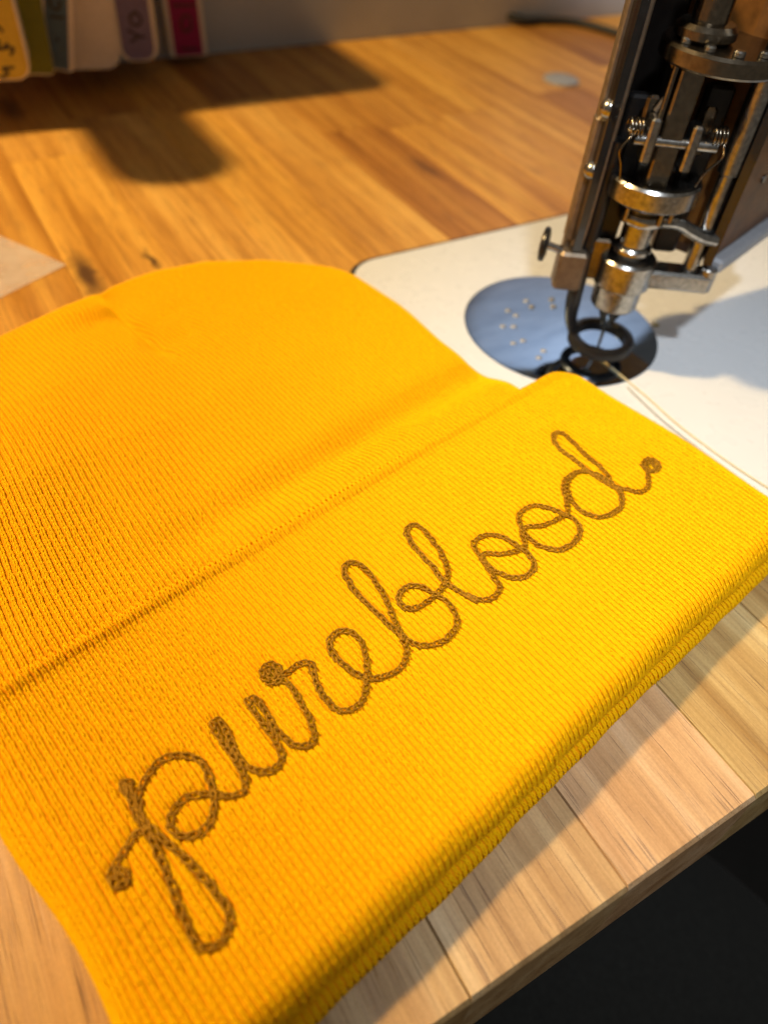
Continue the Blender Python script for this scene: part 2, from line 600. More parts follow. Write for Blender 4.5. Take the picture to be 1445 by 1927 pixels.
def cuff(u, w):
    """u: distance round the ring from the top centre, w: distance along the folded profile"""
    u = np.asarray(u, float); w = np.asarray(w, float)
    q = np.interp(w, _ps, _pq)
    sg = np.sign(u); a = np.abs(u)
    th = np.clip(a - LS, 0, math.pi)
    low = sst(0.25 * math.pi, 0.9 * math.pi, th)
    hw = wall_half(np.clip(q, CF, CB), low)
    r = np.interp(w, _ps, _pr) * hw
    rho = ring_rho(np.clip(q, CF, CB), low)
    q = q - np.interp(w, _ps, _pf) * hw
    x = np.where(a < LS, a, np.where(a < LS + math.pi, LS, LS - (a - LS - math.pi)))
    s1 = HC + sg * (x + (rho + r) * np.sin(th))
    z = ZC + (rho + r) * np.cos(th)
    fw = np.clip((CB - q) / (CB - CF), 0, 1.1) ** 3
    s2 = q - 0.70 * low * np.clip(fw, 0, 1) + fw * (0.04 * np.sin(s1 * 0.45 + 1.0 + 1.0 * low) + 0.018 * np.sin(s1 * 1.25 + 3.0 * low) + 0.012 * np.sin(s1 * 3.1)) + \
        (1 - fw) * 0.05 * np.sin(s1 * 0.5 + 0.3) - np.clip(1 - fw, 0, 1) ** 2 * 0.95 * sst(LS - 1.3, LS + 1.2, a) ** 2 + fw * 0.25 * sst(0.2, 1.6, th) * (1 - low)
    top = np.clip(np.cos(th), 0, 1)
    s1 = s1 + 0.12 * sg * np.sin(s2 * 0.9 + sg) * np.sin(th)
    z = z + top * cuff_und(s1, s2) * np.clip((r / 0.5 + 1) / 2, 0, 1)
    z = np.maximum(z, 0.02)
    return hat_world(s1, s2, z)


def cuff_top_z(s1, s2):
    q = np.clip(s2, CF, CB)
    return ZC + ring_rho(q) + wall_half(q) + cuff_und(s1, s2)


# --- crown: the body of the hat, lying flat
BW = 10.55
OUT_S = np.array([-10.6, -10.5, -10.2, -9.3, -7.8, -5.8, -4.0, -2.0, -0.2, 0.6, 1.6, 3.7, 5.8, 7.8, 9.3, 10.2, 10.5, 10.6])
OUT_T = np.array([23.0, 24.3, 25.5, 27.4, 28.9, 29.8, 30.3, 30.85, 31.12, 31.0, 31.2, 31.25, 30.65, 29.15, 27.1, 25.1, 24.0, 22.9])
_xs = np.linspace(-10.6, 10.6, 400)
_k = np.exp(-np.linspace(-2.5, 2.5, 21) ** 2); _k /= _k.sum()
_ts = np.convolve(np.pad(np.interp(_xs, OUT_S, OUT_T), 10, mode='edge'), _k, 'valid')
RU, RV = 1.1, 1.4
CROWN0 = 9.5
CU = 2 * (BW - RU + RU * math.pi / 2)     # arc length across


def edge_arc(l, R):
    ph = np.clip(l / R, 0, math.pi / 2)
    return np.where(l < R * math.pi / 2, R * (1 - np.cos(ph)), R + (l - R * math.pi / 2)), np.sin(ph)


def crown_side(s2):
    return 1.0 + np.interp(s2, [12, 14.3, 16.2, 18, 21, 24, 26], [0.0, -0.015, -0.05, -0.045, -0.005, 0.0, 0.0])


DART = np.array([[11.55, 31.2], [11.5, 29.6], [11.2, 27.0], [10.95, 23.0]])


def crown(u, v, under=False):
    """u: -CU/2..CU/2 across, v: distance from the top outline towards the cuff"""
    u = np.asarray(u, float); v = np.asarray(v, float)
    l = CU / 2 - np.abs(u)
    d, eu = edge_arc(l, RU)
    x = np.sign(u) * (BW - d)
    top = np.interp(x, _xs, _ts)
    dv, ev = edge_arc(v, RV)
    k = (top - CROWN0) / (31.0 - CROWN0)
    s2 = top - dv * (0.35 + 0.65 * k)
    x = np.where(u > 0, x * crown_side(s2), x * (1.0 + 0.14 * sst(24, 13, s2)))
    # wales lean towards the dart at the top of the crown
    dx = np.interp(s2, DART[::-1, 1], DART[::-1, 0]) - HC
    up = sst(21.5, 30.5, s2)
    g = x - dx
    x = x - 0.42 * g * np.exp(-(g / 2.6) ** 2) * up + 0.25 * np.sin(s2 * 1.3 + 0.4) * np.exp(-((g + 1.2) / 2.0) ** 2) * up
    s1 = HC + x
    mid = 0.42 + 0.5 * sst(19, 12, s2)
    H = np.interp(s2, [9, 11.5, 13.1, 14.0, 15.2, 17, 20, 24, 28, 31], [1.25, 1.30, 1.46, 1.58, 1.60, 1.68, 1.86, 1.72, 1.16, 0.80])
    H = H - 0.46 * sst(3.0, 15.0, s1) * np.exp(-((s2 - (14.95 + 0.045 * (s1 - 10))) / 0.8) ** 2)
    H = H - 0.24 * np.exp(-((s1 - 11.4) / 1.0) ** 2 - ((s2 - 24.6) / 0.8) ** 2) - 0.10 * np.exp(-((s1 - 12.9 - 0.3 * (s2 - 25)) / 0.35) ** 2 - ((s2 - 25.3) / 1.2) ** 2)
    H = H + 0.16 * np.exp(-((s1 - 5.5) / 3.5) ** 2 - ((s2 - 23.5) / 3.5) ** 2) + 0.06 * np.exp(-((s1 - 16) / 4) ** 2 - ((s2 - 24) / 4) ** 2)
    g2 = s1 - np.interp(s2, DART[::-1, 1], DART[::-1, 0])
    H = H - 0.38 * np.exp(-(g2 / 0.33) ** 2) * sst(22.5, 25, s2) * (1 - 0.6 * sst(29, 31, s2)) - 0.16 * np.exp(-(g2 / 1.3) ** 2) * sst(22, 26, s2)
    H = H - 0.09 * np.exp(-((s1 - 13.0) / 1.5) ** 2 - ((s2 - 26.6 - 0.35 * (s1 - 13.0)) / 0.5) ** 2)
    H = H + 0.03 * np.sin(s1 * 0.8 + s2 * 0.5) + 0.02 * np.sin(s1 * 1.7 - s2 * 0.9)
    e = eu * ev
    if under:
        z = mid - (mid - 0.02) * e
    else:
        z = mid + (H - mid) * e
    return hat_world(s1, s2, z)


def grid_mesh(F, us, vs):
    U, V = np.meshgrid(us, vs, indexing='ij')
    P = F(U.ravel(), V.ravel())
    n, m = len(us), len(vs)
    I = np.arange(n * m).reshape(n, m)
    Q = np.stack([I[:-1, :-1], I[1:, :-1], I[1:, 1:], I[:-1, 1:]], -1).reshape(-1, 4)
    return P, Q


def frames(F, u, v, e=0.02):
    P = F(u, v)
    Tu = (F(u + e, v) - F(u - e, v)) / (2 * e)
    Tv = (F(u, v + e) - F(u, v - e)) / (2 * e)
    N = np.cross(Tu, Tv)
    N /= np.linalg.norm(N, axis=1)[:, None] + 1e-9
    return P, Tu, Tv, N


def knit(F, u, v, du, dv, sign, lift=0.0, spread=0.14, inner=0.115):
    """V-shaped stitches: two bent yarn legs each; returns verts and quads"""
    n = len(u)
    u = u + rng.normal(0, 0.035, n) * du
    v = v + rng.normal(0, 0.05, n) * dv
    P, Tu, Tv, N = frames(F, u, v)
    N = N * sign
    nt_, na = 6, 5
    ts = np.linspace(0, 1, nt_)
    al = np.linspace(-0.12, math.pi + 0.12, na)
    size = rng.normal(1, 0.05, n)
    VV, QQ = [], []
    base = 0
    for side in (-1, 1):
        tilt = rng.normal(0, 0.06, n)
        x = side * (inner + spread * ts) * du
        y = (ts - 0.5) * 1.58 * dv
        h = lift + 0.012 + 0.034 * np.sin(math.pi * (0.08 + 0.86 * ts))
        r = (0.138 * du + 0.005) * (0.74 + 0.30 * np.sin(math.pi * ts))
        X = x[None, :, None] * size[:, None, None] + np.cos(al)[None, None, :] * r[None, :, None] + (tilt[:, None] * y[None, :])[:, :, None]
        Y = np.broadcast_to(y[None, :, None], X.shape)
        Hh = h[None, :, None] * size[:, None, None] + np.sin(al)[None, None, :] * r[None, :, None] * 1.05
        pts = P[:, None, None, :] + X[..., None] * Tu[:, None, None, :] + Y[..., None] * Tv[:, None, None, :] + Hh[..., None] * N[:, None, None, :]
        VV.append(pts.reshape(-1, 3))
        I = np.arange(nt_ * na).reshape(nt_, na)
        q = np.stack([I[:-1, :-1], I[:-1, 1:], I[1:, 1:], I[1:, :-1]], -1).reshape(-1, 4)
        if sign < 0:
            q = q[:, ::-1]
        QQ.append((q[None] + (np.arange(n) * nt_ * na)[:, None, None]).reshape(-1, 4) + base)
        base += n * nt_ * na
    return np.concatenate(VV), np.concatenate(QQ)


# --- embroidery: one chain of loops for every letter, traced on the cuff
def Z(ox, oy, s, pts):
    return [(ox + a * s, oy + b * s) for a, b in pts]


z4 = lambda p: Z(180, 1380, 0.2283, p)
z5 = lambda p: Z(380, 1200, 0.2353, p)
z6 = lambda p: Z(600, 960, 0.2076, p)
z7 = lambda p: Z(850, 790, 0.2907, p)
LETTERS = [
    ("p", 0.27, [
        z4([(230, 470), (200, 420), (270, 385), (300, 450), (240, 510), (215, 450), (270, 430), (300, 540), (345, 680), (420, 790), (490, 930), (560, 1080), (620, 1240), (665, 1370),
            (720, 1490), (770, 1620), (830, 1740), (930, 1785), (1040, 1720), (1105, 1600), (1095, 1470), (1010, 1340),
            (900, 1200), (790, 1070), (660, 960), (530, 860), (430, 770), (370, 670), (345, 560), (375, 450), (425, 355),
            (490, 265), (570, 205), (680, 180), (790, 190), (870, 240), (920, 320), (960, 430), (985, 540), (975, 650), (930, 750),
            (850, 830), (740, 852), (650, 815), (612, 725), (655, 620), (735, 540), (850, 500), (980, 510), (1100, 520), (1220, 495)]),
        z4([(420, 800), (330, 830), (258, 935), (190, 1050), (120, 1140), (140, 1230), (210, 1280), (275, 1220), (250, 1130), (190, 1130), (180, 1200), (220, 1210)])]),
    ("u", 0.215, [
        z5([(340, 1235), (350, 1150), (315, 1050), (250, 950), (165, 840), (105, 740), (85, 680), (125, 655), (175, 705),
            (230, 820), (290, 950), (370, 1040), (480, 1080), (580, 1050), (640, 980), (625, 900), (590, 830), (510, 715), (430, 610),
            (370, 530), (388, 475), (445, 495), (505, 590), (580, 720), (660, 810), (760, 868), (850, 870), (900, 820)])]),
    ("r", 0.20, [
        z5([(900, 820), (890, 740), (840, 610), (765, 480), (700, 380), (650, 340), (570, 365), (500, 320), (480, 260), (530, 215), (610, 240), (625, 310),
            (560, 320), (520, 275), (570, 260), (650, 300), (735, 235), (810, 195), (880, 212), (890, 285), (930, 390), (990, 490), (1060, 560), (1150, 592), (1245, 552), (1298, 470), (1310, 380)])]),
    ("e", 0.20, [
        z5([(1310, 380)]) + z6([(420, 1540), (440, 1430), (410, 1300), (380, 1195), (300, 1112), (210, 1090), (122, 1140), (97, 1230), (150, 1330),
            (250, 1430), (360, 1500), (480, 1530), (600, 1510), (715, 1450), (780, 1370), (800, 1290)])]),
    ("b", 0.20, [
        z6([(800, 1290), (770, 1190), (705, 1060), (675, 980), (630, 870), (570, 750), (500, 630), (420, 530), (330, 475), (260, 482), (225, 560),
            (280, 665), (370, 790), (480, 900), (600, 1010), (720, 1110), (820, 1190), (940, 1230), (1070, 1212), (1180, 1150),
            (1250, 1055), (1238, 950), (1180, 855), (1100, 790), (1010, 742), (920, 692), (830, 685), (750, 730), (718, 810), (770, 880),
            (860, 900), (950, 850), (1030, 790), (1110, 720), (1150, 640)])]),
    ("l", 0.20, [
        z6([(1150, 640), (1165, 550), (1110, 400), (1000, 245), (910, 150), (840, 132), (792, 200), (840, 300), (950, 430), (1050, 540), (1120, 640),
            (1200, 690), (1320, 770), (1445, 825)]) + z7([(80, 1130), (180, 1165), (270, 1150), (312, 1085)])]),
    ("o", 0.20, [
        z7([(312, 1085), (270, 1020), (220, 945), (170, 870), (138, 810), (180, 760), (260, 745), (350, 770), (425, 820), (490, 865), (528, 915), (522, 970),
            (470, 1015), (390, 1022), (300, 990), (225, 935), (188, 885), (225, 862), (320, 872), (420, 848), (475, 815)])]),
    ("o", 0.20, [
        z7([(475, 815), (452, 720), (430, 640), (455, 590), (530, 555), (630, 575), (720, 610), (790, 645), (825, 700), (812, 770), (760, 815),
            (690, 845), (590, 825), (510, 780), (460, 720), (485, 690), (580, 690), (670, 650), (745, 612)])]),
    ("d", 0.20, [
        z7([(745, 612), (745, 540), (722, 460), (728, 400), (780, 352), (860, 335), (940, 358), (1030, 412), (1088, 480), (1098, 550), (1050, 602),
            (960, 630), (870, 610), (800, 560), (755, 490), (742, 420), (790, 350), (870, 330)]),
        z7([(1020, 390), (1000, 350), (940, 290), (860, 225), (785, 150), (720, 92), (672, 85), (656, 130), (700, 190), (780, 250), (860, 318), (950, 380),
            (1040, 430), (1130, 452), (1210, 470), (1268, 440)])]),
    ("period", 0.17, [
        z7([(1268, 440), (1270, 380), (1255, 320), (1228, 295), (1265, 255), (1325, 272), (1335, 315), (1285, 335), (1250, 300), (1285, 275), (1310, 300)])]),
]


def on_cuff(px, py):
    z = 2.0
    for _ in range(6):
        p = bp(px, py, z)
        s1, s2 = to_hat(p)
        z = float(cuff_top_z(np.array(s1), np.array(s2))) + 0.035
    return p



PATHS = []
for name, step, strokes in LETTERS:
    PATHS.append([spline(np.array([on_cuff(*p) for p in stroke]), step) for stroke in strokes])
for paths in PATHS:
    for path in paths:
        for p in spline(path, 0.05):
            s1, s2 = to_hat(p)
            ci, cj = (s1 + 2.0) / 0.05, (s2 - 1.0) / 0.05
            a0, b0 = int(ci), int(cj)
            I_, J_ = np.meshgrid(np.arange(max(0, a0 - 9), min(560, a0 + 10)), np.arange(max(0, b0 - 9), min(260, b0 + 10)), indexing='ij')
            g_ = 0.085 * np.exp(-(((I_ - ci) * 0.05) ** 2 + ((J_ - cj) * 0.05) ** 2) / 0.17 ** 2)
            PUCK[I_, J_] = np.maximum(PUCK[I_, J_], g_)


hat = empty("beanie", tuple(hat_world(np.array(HC), np.array(12.0), np.array(0.0))),
            "golden yellow rib knit beanie with brown embroidered cuff, lying flat", "beanie")

DU, DV = 0.185, 0.190
# cuff body
us = np.concatenate([np.linspace(-(2 * LS + math.pi), 2 * LS + math.pi, 420)])
P, Q = grid_mesh(cuff, us, _ps)
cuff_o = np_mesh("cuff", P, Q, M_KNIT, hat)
cuff_o["label"] = "folded cuff with brown chain stitch lettering"
# crown body: top and underside
us = np.linspace(-CU / 2, CU / 2, 220)
vs = np.concatenate([np.linspace(0, 2, 16, endpoint=False), np.linspace(2, 22.0, 110)])
P1, Q1 = grid_mesh(lambda a, b: crown(a, b), us, vs)
P2, Q2 = grid_mesh(lambda a, b: crown(a, b, True), us[::3], vs[::3])
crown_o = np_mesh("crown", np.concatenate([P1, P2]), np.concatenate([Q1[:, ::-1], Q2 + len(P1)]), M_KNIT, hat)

# stitches on the cuff: the whole outer face and the front roll
nu = int(round(2 * (LS + 2.3) / DU))
uu = (np.arange(nu) - (nu - 1) / 2) * DU
ww = np.arange(W_BACK - 0.5, W_ROLL + 0.5, DV)
U, Wg = np.meshgrid(uu, ww, indexing='ij')
V1, K1 = knit(cuff, U.ravel(), Wg.ravel(), DU, DV, 1)
# lower wall: front roll only
nl = int(round((LS * 2 - 1.0) / DU))
ul = LS + 2.3 + (np.arange(int((LS + math.pi - 2.3) / DU) + 1) + 0.25) * DU
ul = np.concatenate([ul, -ul])
wl = np.arange(W_FRONT - 0.4, W_ROLL + 0.3, DV * 1.9)
U, Wg = np.meshgrid(ul, wl, indexing='ij')
V2, K2 = knit(cuff, U.ravel(), Wg.ravel(), DU, DV * 1.9, 1)
SGN_TEST = frames(cuff, np.array([0.0]), np.array([(W_TOP0 + W_FRONT) / 2]))[3][0][2]
if SGN_TEST < 0:
    V1, K1 = knit(cuff, np.meshgrid(uu, ww, indexing='ij')[0].ravel(), np.meshgrid(uu, ww, indexing='ij')[1].ravel(), DU, DV, -1)
    V2, K2 = knit(cuff, U.ravel(), Wg.ravel(), DU, DV * 1.9, -1)
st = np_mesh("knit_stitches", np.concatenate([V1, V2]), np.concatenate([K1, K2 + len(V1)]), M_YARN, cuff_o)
tag(st, kind="stuff")
# stitches on the crown
nc = int(round(CU / 0.198))
uc = (np.arange(nc) - (nc - 1) / 2) * (CU - 0.1) / nc
vc = np.arange(0.08, 19.2, DV)
U, Vg = np.meshgrid(uc, vc, indexing='ij')
sgn = 1 if frames(lambda a, b: crown(a, b), np.array([1.0]), np.array([8.0]))[3][0][2] > 0 else -1
V3, K3 = knit(lambda a, b: crown(a, b), U.ravel(), Vg.ravel(), CU / nc, DV, sgn, lift=0.0, spread=0.10, inner=0.115)
st = np_mesh("knit_stitches", V3, K3, M_YARN, crown_o)
tag(st, kind="stuff")


# loose fibres standing off the knit
def fuzz(F, u, v, sign, length):
    n = len(u)
    P, Tu, Tv, N = frames(F, u, v)
    N = N * sign
    a = rng.uniform(0, 2 * math.pi, n)
    t = np.cos(a)[:, None] * Tu + np.sin(a)[:, None] * Tv
    L = rng.uniform(0.4, 1.0, n)[:, None] * length
    lean = rng.uniform(0.3, 1.1, n)[:, None]
    curl = rng.normal(0, 0.35, n)[:, None]
    side = np.cross(t, N)
    w = 0.0035
    rows = []
    for k, s in enumerate((0, 0.35, 0.7, 1.0)):
        c = P + N * (0.05 + L * s * (1 - 0.35 * s)) + t * L * lean * s + side * L * curl * s * s
        ww_ = w * (1 - 0.6 * s)
        rows += [c - side * ww_, c + side * ww_]
    V = np.stack(rows, 1).reshape(-1, 3)
    q = np.array([[0, 1, 3, 2], [2, 3, 5, 4], [4, 5, 7, 6]])
    return V, (q[None] + (np.arange(n) * 8)[:, None, None]).reshape(-1, 4)


n1 = 14000
V, K = fuzz(cuff, rng.uniform(-LS - 1.6, LS + 1.6, n1), rng.uniform(W_TOP0, W_ROLL, n1), 1 if SGN_TEST > 0 else -1, 0.19)
V_, K_ = fuzz(cuff, rng.uniform(-LS - 1, LS + 1, 3800), rng.uniform(W_FRONT - 0.4, W_ROLL, 3800), 1 if SGN_TEST > 0 else -1, 0.2)
tag(np_mesh("yarn_fibres", np.concatenate([V, V_]), np.concatenate([K, K_ + len(V)]), M_YARN, cuff_o), kind="stuff")


for (name, step, strokes), paths in zip(LETTERS, PATHS):
    mb = MB()
    hairs = []
    for path in paths:
        n = len(path)
        for k in range(n - 1):
            p = path[k]
            T = path[min(k + 1, n - 1)] - path[k]
            L = np.linalg.norm(T)
            T /= L
            B = np.cross(EZ, T)
            B /= np.linalg.norm(B)
            T2 = path[min(k + 2, n - 1)] - path[max(k - 1, 0)]
            wd = 0.083 * random.uniform(0.78, 1.22)
            Lk = L * 1.45
            jit = random.uniform(-0.035, 0.035)
            m, ns = 12, 6
            rings = []
            for i in range(m):
                ph = 2 * math.pi * i / m
                a = 0.5 * (1 - math.cos(ph))
                lat = wd * math.sin(ph) * (0.45 + 0.75 * a) + jit * a
                hh = 0.035 - 0.055 * a + 0.02 * math.sin(math.pi * a)
                c = p + T * (a * Lk - 0.12 * L) + B * lat + EZ * hh
                dph = 2 * math.pi * (i + 0.5) / m
                tg = T * (0.5 * math.sin(ph) * Lk) + B * (wd * math.cos(ph) * (0.45 + 0.75 * a)) + 1e-6 * T
                tg /= np.linalg.norm(tg)
                sd = np.cross(tg, EZ)
                sd /= np.linalg.norm(sd) + 1e-9
                if i in (2, 5, 9) and random.random() < 0.5:
                    hairs.append((c, B * math.copysign(1, lat + 1e-6)))
                rr = 0.031 * (1 + 0.1 * math.sin(3 * ph + k))
                rings.append([c + rr * (math.cos(2 * math.pi * q / ns) * sd + math.sin(2 * math.pi * q / ns) * EZ) for q in range(ns)])
            rings.append(rings[0])
            mb.loft(rings, cap=False)
    o = mb.build("embroidered_letter" if name != "period" else "embroidered_dot", M_THREAD, hat, smooth=80)
    o["label"] = "brown chain stitched letter %s" % name if name != "period" else "brown chain stitched full stop"
    mb = MB()
    for c, side in hairs:
        dr = side * random.uniform(-0.4, 1) + EZ * random.uniform(0.2, 0.9) + np.array([random.uniform(-0.6, 0.6), random.uniform(-0.6, 0.6), 0])
        dr = dr / np.linalg.norm(dr) * random.uniform(0.05, 0.13)
        bend = np.array([random.uniform(-0.03, 0.03), random.uniform(-0.03, 0.03), -0.02])
        w_ = np.cross(dr, EZ)
        w_ = w_ / (np.linalg.norm(w_) + 1e-9) * 0.004
        st_ = c + EZ * 0.02
        mid_, end_ = st_ + dr * 0.55, st_ + dr + bend
        mb.add([st_ - w_, st_ + w_, mid_ + w_, mid_ - w_, end_ + 0.3 * w_, end_ - 0.3 * w_], [(0, 1, 2, 3), (3, 2, 4, 5)])
    tag(mb.build("thread_fibres", M_THREAD, o), kind="stuff")

# ------------------------------------------------------------------ sewing machine
MO = np.array([24.36, 19.28, 0.0])
MR = np.array([0.823, -0.568, 0.0])
MD = np.array([0.568, 0.823, 0.0])
MAX = np.array([MR, MD, EZ])


def H(r, d, z):
    return MO + r * MR + d * MD + z * EZ


sm = empty("sewing_machine", (30, 19, 0), "chain stitch embroidery machine with white bed and exposed nickel head", "sewing machine")


def rrect(x0, x1, y0, y1, r, n=8):
    pts = []
    for cx, cy, a0 in ((x1 - r, y0 + r, -90), (x1 - r, y1 - r, 0), (x0 + r, y1 - r, 90), (x0 + r, y0 + r, 180)):
        for k in range(n + 1):
            a = math.radians(a0 + 90 * k / n)
            pts.append((cx + r * math.cos(a), cy + r * math.sin(a)))
    return pts


MB().prism(rrect(16.8, 62.2, 7.2, 31.3, 2.3), 0.004, 0.07).build("bed_gap_shade", M_RUBBER, sm)  # black slab drawn as the shadowed gap round the bed
MB().prism(rrect(17.1, 61.85, 7.5, 31.05, 2.05), 0.072, 0.16, 0.03).build("bed", M_BED, sm)
PC = np.array([24.25, 21.75, 0.0])
plate = MB().lathe(PC, [(4.7, 0.161), (4.7, 0.185), (4.66, 0.20)], n=96).build("needle_plate", M_PLATE, sm, smooth=30)
for (hx, hy) in ((24.11, 24.29), (24.03, 23.75), (25.43, 23.87), (25.09, 23.32), (22.7, 23.95), (22.8, 23.43), (21.64, 22.93),
                 (22.11, 22.69), (21.25, 21.58), (21.8, 21.55), (22.19, 20.48), (21.64, 20.14)):
    MB().lathe((hx, hy, 0.2), [(0.15, 0.0005), (0.15, 0.02), (0.12, 0.055), (0.06, 0.075), (0.05, 0.05)], n=14).build("plate_stud", M_GREYTRIM, plate, smooth=50)
MB().lathe((MO[0], MO[1], 0.2), [(0.16, 0.0005), (0.16, 0.012)], n=16).build("needle_hole", M_BLACK, plate)
MB().lathe((28.89, 19.92, 0.16), [(0.2, 0.0005), (0.2, 0.03), (0.1, 0.05)], n=14).build("bed_screw", M_BRASS, sm, smooth=40)

# needle and its clamp
MB().lathe(H(0, 0, 0), [(0.012, 0.3), (0.05, 0.55), (0.075, 0.9), (0.085, 2.4)], n=12).build("needle", M_STEEL, sm, smooth=60)
MB().lathe(H(0, 0, 0), [(0.22, 1.75), (0.30, 1.85), (0.33, 2.1), (0.46, 2.35), (0.5, 2.6), (0.6, 2.72), (0.92, 2.85), (1.0, 2.95), (1.03, 3.85), (0.98, 3.9)],
           n=36).build("needle_clamp", M_STEEL, sm, smooth=35)
MB().lathe(H(0, 0, 0), [(1.12, 3.92), (1.22, 4.0), (1.22, 5.1), (1.12, 5.2), (0.6, 5.22)], n=36).build("hub", M_STEEL, sm, smooth=35)
MB().box(H(2.2, -0.15, 4.5), (1.35, 0.55, 0.4), MAX, 0.12).build("foot_bar", M_STEEL, sm)
MB().lathe(H(3.35, -0.3, 4.1), [(0.3, 0), (0.36, 0.05), (0.36, 1.0), (0.3, 1.06)], n=20).build("bar_screw", M_STEEL, sm, smooth=35)
MB().ringlathe(H(0, 0, 0), [(0.5, 5.35), (0.72, 5.35), (0.8, 5.45), (0.8, 5.6), (0.72, 5.7), (0.5, 5.7)], n=32).build("collar", M_STEEL, sm, smooth=30)
MB().lathe(H(0, 0, 0), [(0.62, 5.2), (0.62, 7.5)], n=28).build("shaft", M_STEEL, sm, smooth=35)
# wavy lever from the shaft to the guide rod
mbl = MB().ringlathe(H(0, 0, 0), [(0.63, 6.75), (0.95, 6.75), (1.0, 6.82), (1.0, 7.1), (0.95, 7.17), (0.63, 7.17)], n=32)
lv = spline([H(0.7, -0.5, 6.95), H(1.3, -0.55, 6.98), H(1.9, -0.5, 6.72), (H(2.5, -0.5, 6.5)), H(3.05, -0.45, 6.42)], 0.15)
mbl.tube(lv, [0.32] * len(lv), n=10, flat=0.8)
mbl.lathe(H(2.65, -0.1, 6.15), [(0.42, 0), (0.5, 0.06), (0.5, 0.5), (0.42, 0.56)], n=24)
mbl.build("lever", M_STEEL, sm, smooth=40)
MB().box(H(-0.25, -0.45, 7.35), (0.3, 0.25, 0.42), MAX, 0.05).build("brass_block", M_BRASS, sm)
for rr_, dd_ in ((-0.85, -0.75), (0.9, -0.75), (0.45, -0.95)):
    MB().tube([H(rr_, dd_, 6.95), H(rr_, dd_, 7.75)], 0.08, n=8).build("pin", M_BRASS, sm, smooth=40)
# large disc with a raised rim
disc = MB().ringlathe(H(0, 0, 0), [(0.5, 7.62), (1.55, 7.62), (1.74, 7.72), (1.8, 7.8), (1.8, 8.45), (1.72, 8.55), (1.5, 8.55), (1.42, 8.46), (1.4, 8.3), (0.5, 8.3)], n=56)
disc.build("disc", M_STEEL, sm, smooth=32)
MB().lathe(H(0, 0, 0), [(0.75, 7.2), (0.75, 7.62)], n=24).build("disc_boss", M_BRASS, sm, smooth=35)
# link bar with cheeks, pin and two springs
MB().box(H(-0.2, -0.85, 10.35), (0.42, 0.26, 2.1), MAX, 0.07).build("link_bar", M_DARKSTEEL, sm)
MB().box(H(-0.75, -0.35, 11.7), (0.10, 0.5, 1.0), MAX, 0.05).build("bracket_arm", M_DARKSTEEL, sm)
MB().box(H(-0.95, -0.9, 10.1), (0.19, 0.42, 0.78), MAX, 0.08).build("cheek", M_STEEL, sm)
MB().box(H(0.58, -0.9, 9.95), (0.19, 0.42, 0.82), MAX, 0.08).build("cheek", M_STEEL, sm)
MB().box(H(-1.05, -0.3, 10.5), (0.26, 0.14, 0.85), MAX, 0.1).build("fork", M_DARKSTEEL, sm)
MB().box(H(1.05, -0.3, 10.3), (0.26, 0.14, 0.85), MAX, 0.1).build("fork", M_DARKSTEEL, sm)
MB().tube([H(-1.5, -0.95, 10.05), H(1.5, -0.95, 10.05)], 0.21, n=14).build("cross_pin", M_STEEL, sm, smooth=40)


def spring(cr, turns, legs):
    pts = []
    n = turns * 14
    for k in range(n + 1):
        a = 2 * math.pi * k / 14
        pts.append(H(cr + 0.13 * turns * (k / n - 0.5), -0.95 + 0.3 * math.cos(a), 10.45 + 0.3 * math.sin(a)))
    pts += legs
    return MB().tube(pts, 0.045, n=6).build("spring", M_DARKSTEEL, sm, smooth=60)


spring(-1.55, 4, list(spline([H(-1.7, -1.25, 10.2), H(-1.95, -1.25, 9.7), H(-1.75, -1.2, 9.2), H(-1.6, -1.1, 8.6)], 0.12)))
spring(1.45, 4, list(spline([H(1.65, -1.25, 10.2), H(1.75, -1.2, 9.8), H(1.4, -1.1, 9.2), H(1.25, -1.0, 8.6)], 0.12)))
# flange, collar and upper shaft
MB().lathe(H(0.85, 0, 0), [(1.9, 12.45), (2.1, 12.5), (2.16, 12.58), (2.16, 13.0), (2.06, 13.1), (1.2, 13.12)], n=56).build("flange", M_DARKSTEEL, sm, smooth=32)
MB().lathe(H(0.0, -0.1, 0), [(0.9, 13.13), (1.05, 13.25), (1.05, 13.5), (0.9, 13.65), (0.62, 13.7), (0.62, 16.6)], n=40).build("upper_shaft", M_DARKSTEEL, sm, smooth=32)
strap = spline([H(-1.0, -0.5, 12.6), H(-0.72, -0.55, 12.2), H(-0.72, -0.55, 11.5), H(-0.95, -0.55, 10.9)], 0.12)
MB().tube(strap, 0.1, n=8).build("bracket_strap", M_BRONZE, sm, smooth=50)
# guide rod
MB().lathe(H(2.62, -0.1, 0), [(0.33, 4.4), (0.33, 9.0)], n=24).build("guide_rod", M_STEEL, sm, smooth=35)
MB().lathe(H(2.62, -0.1, 0), [(0.40, 8.86), (0.45, 8.92), (0.45, 16.6)], n=28).build("guide_sleeve", M_STEEL, sm, smooth=35)
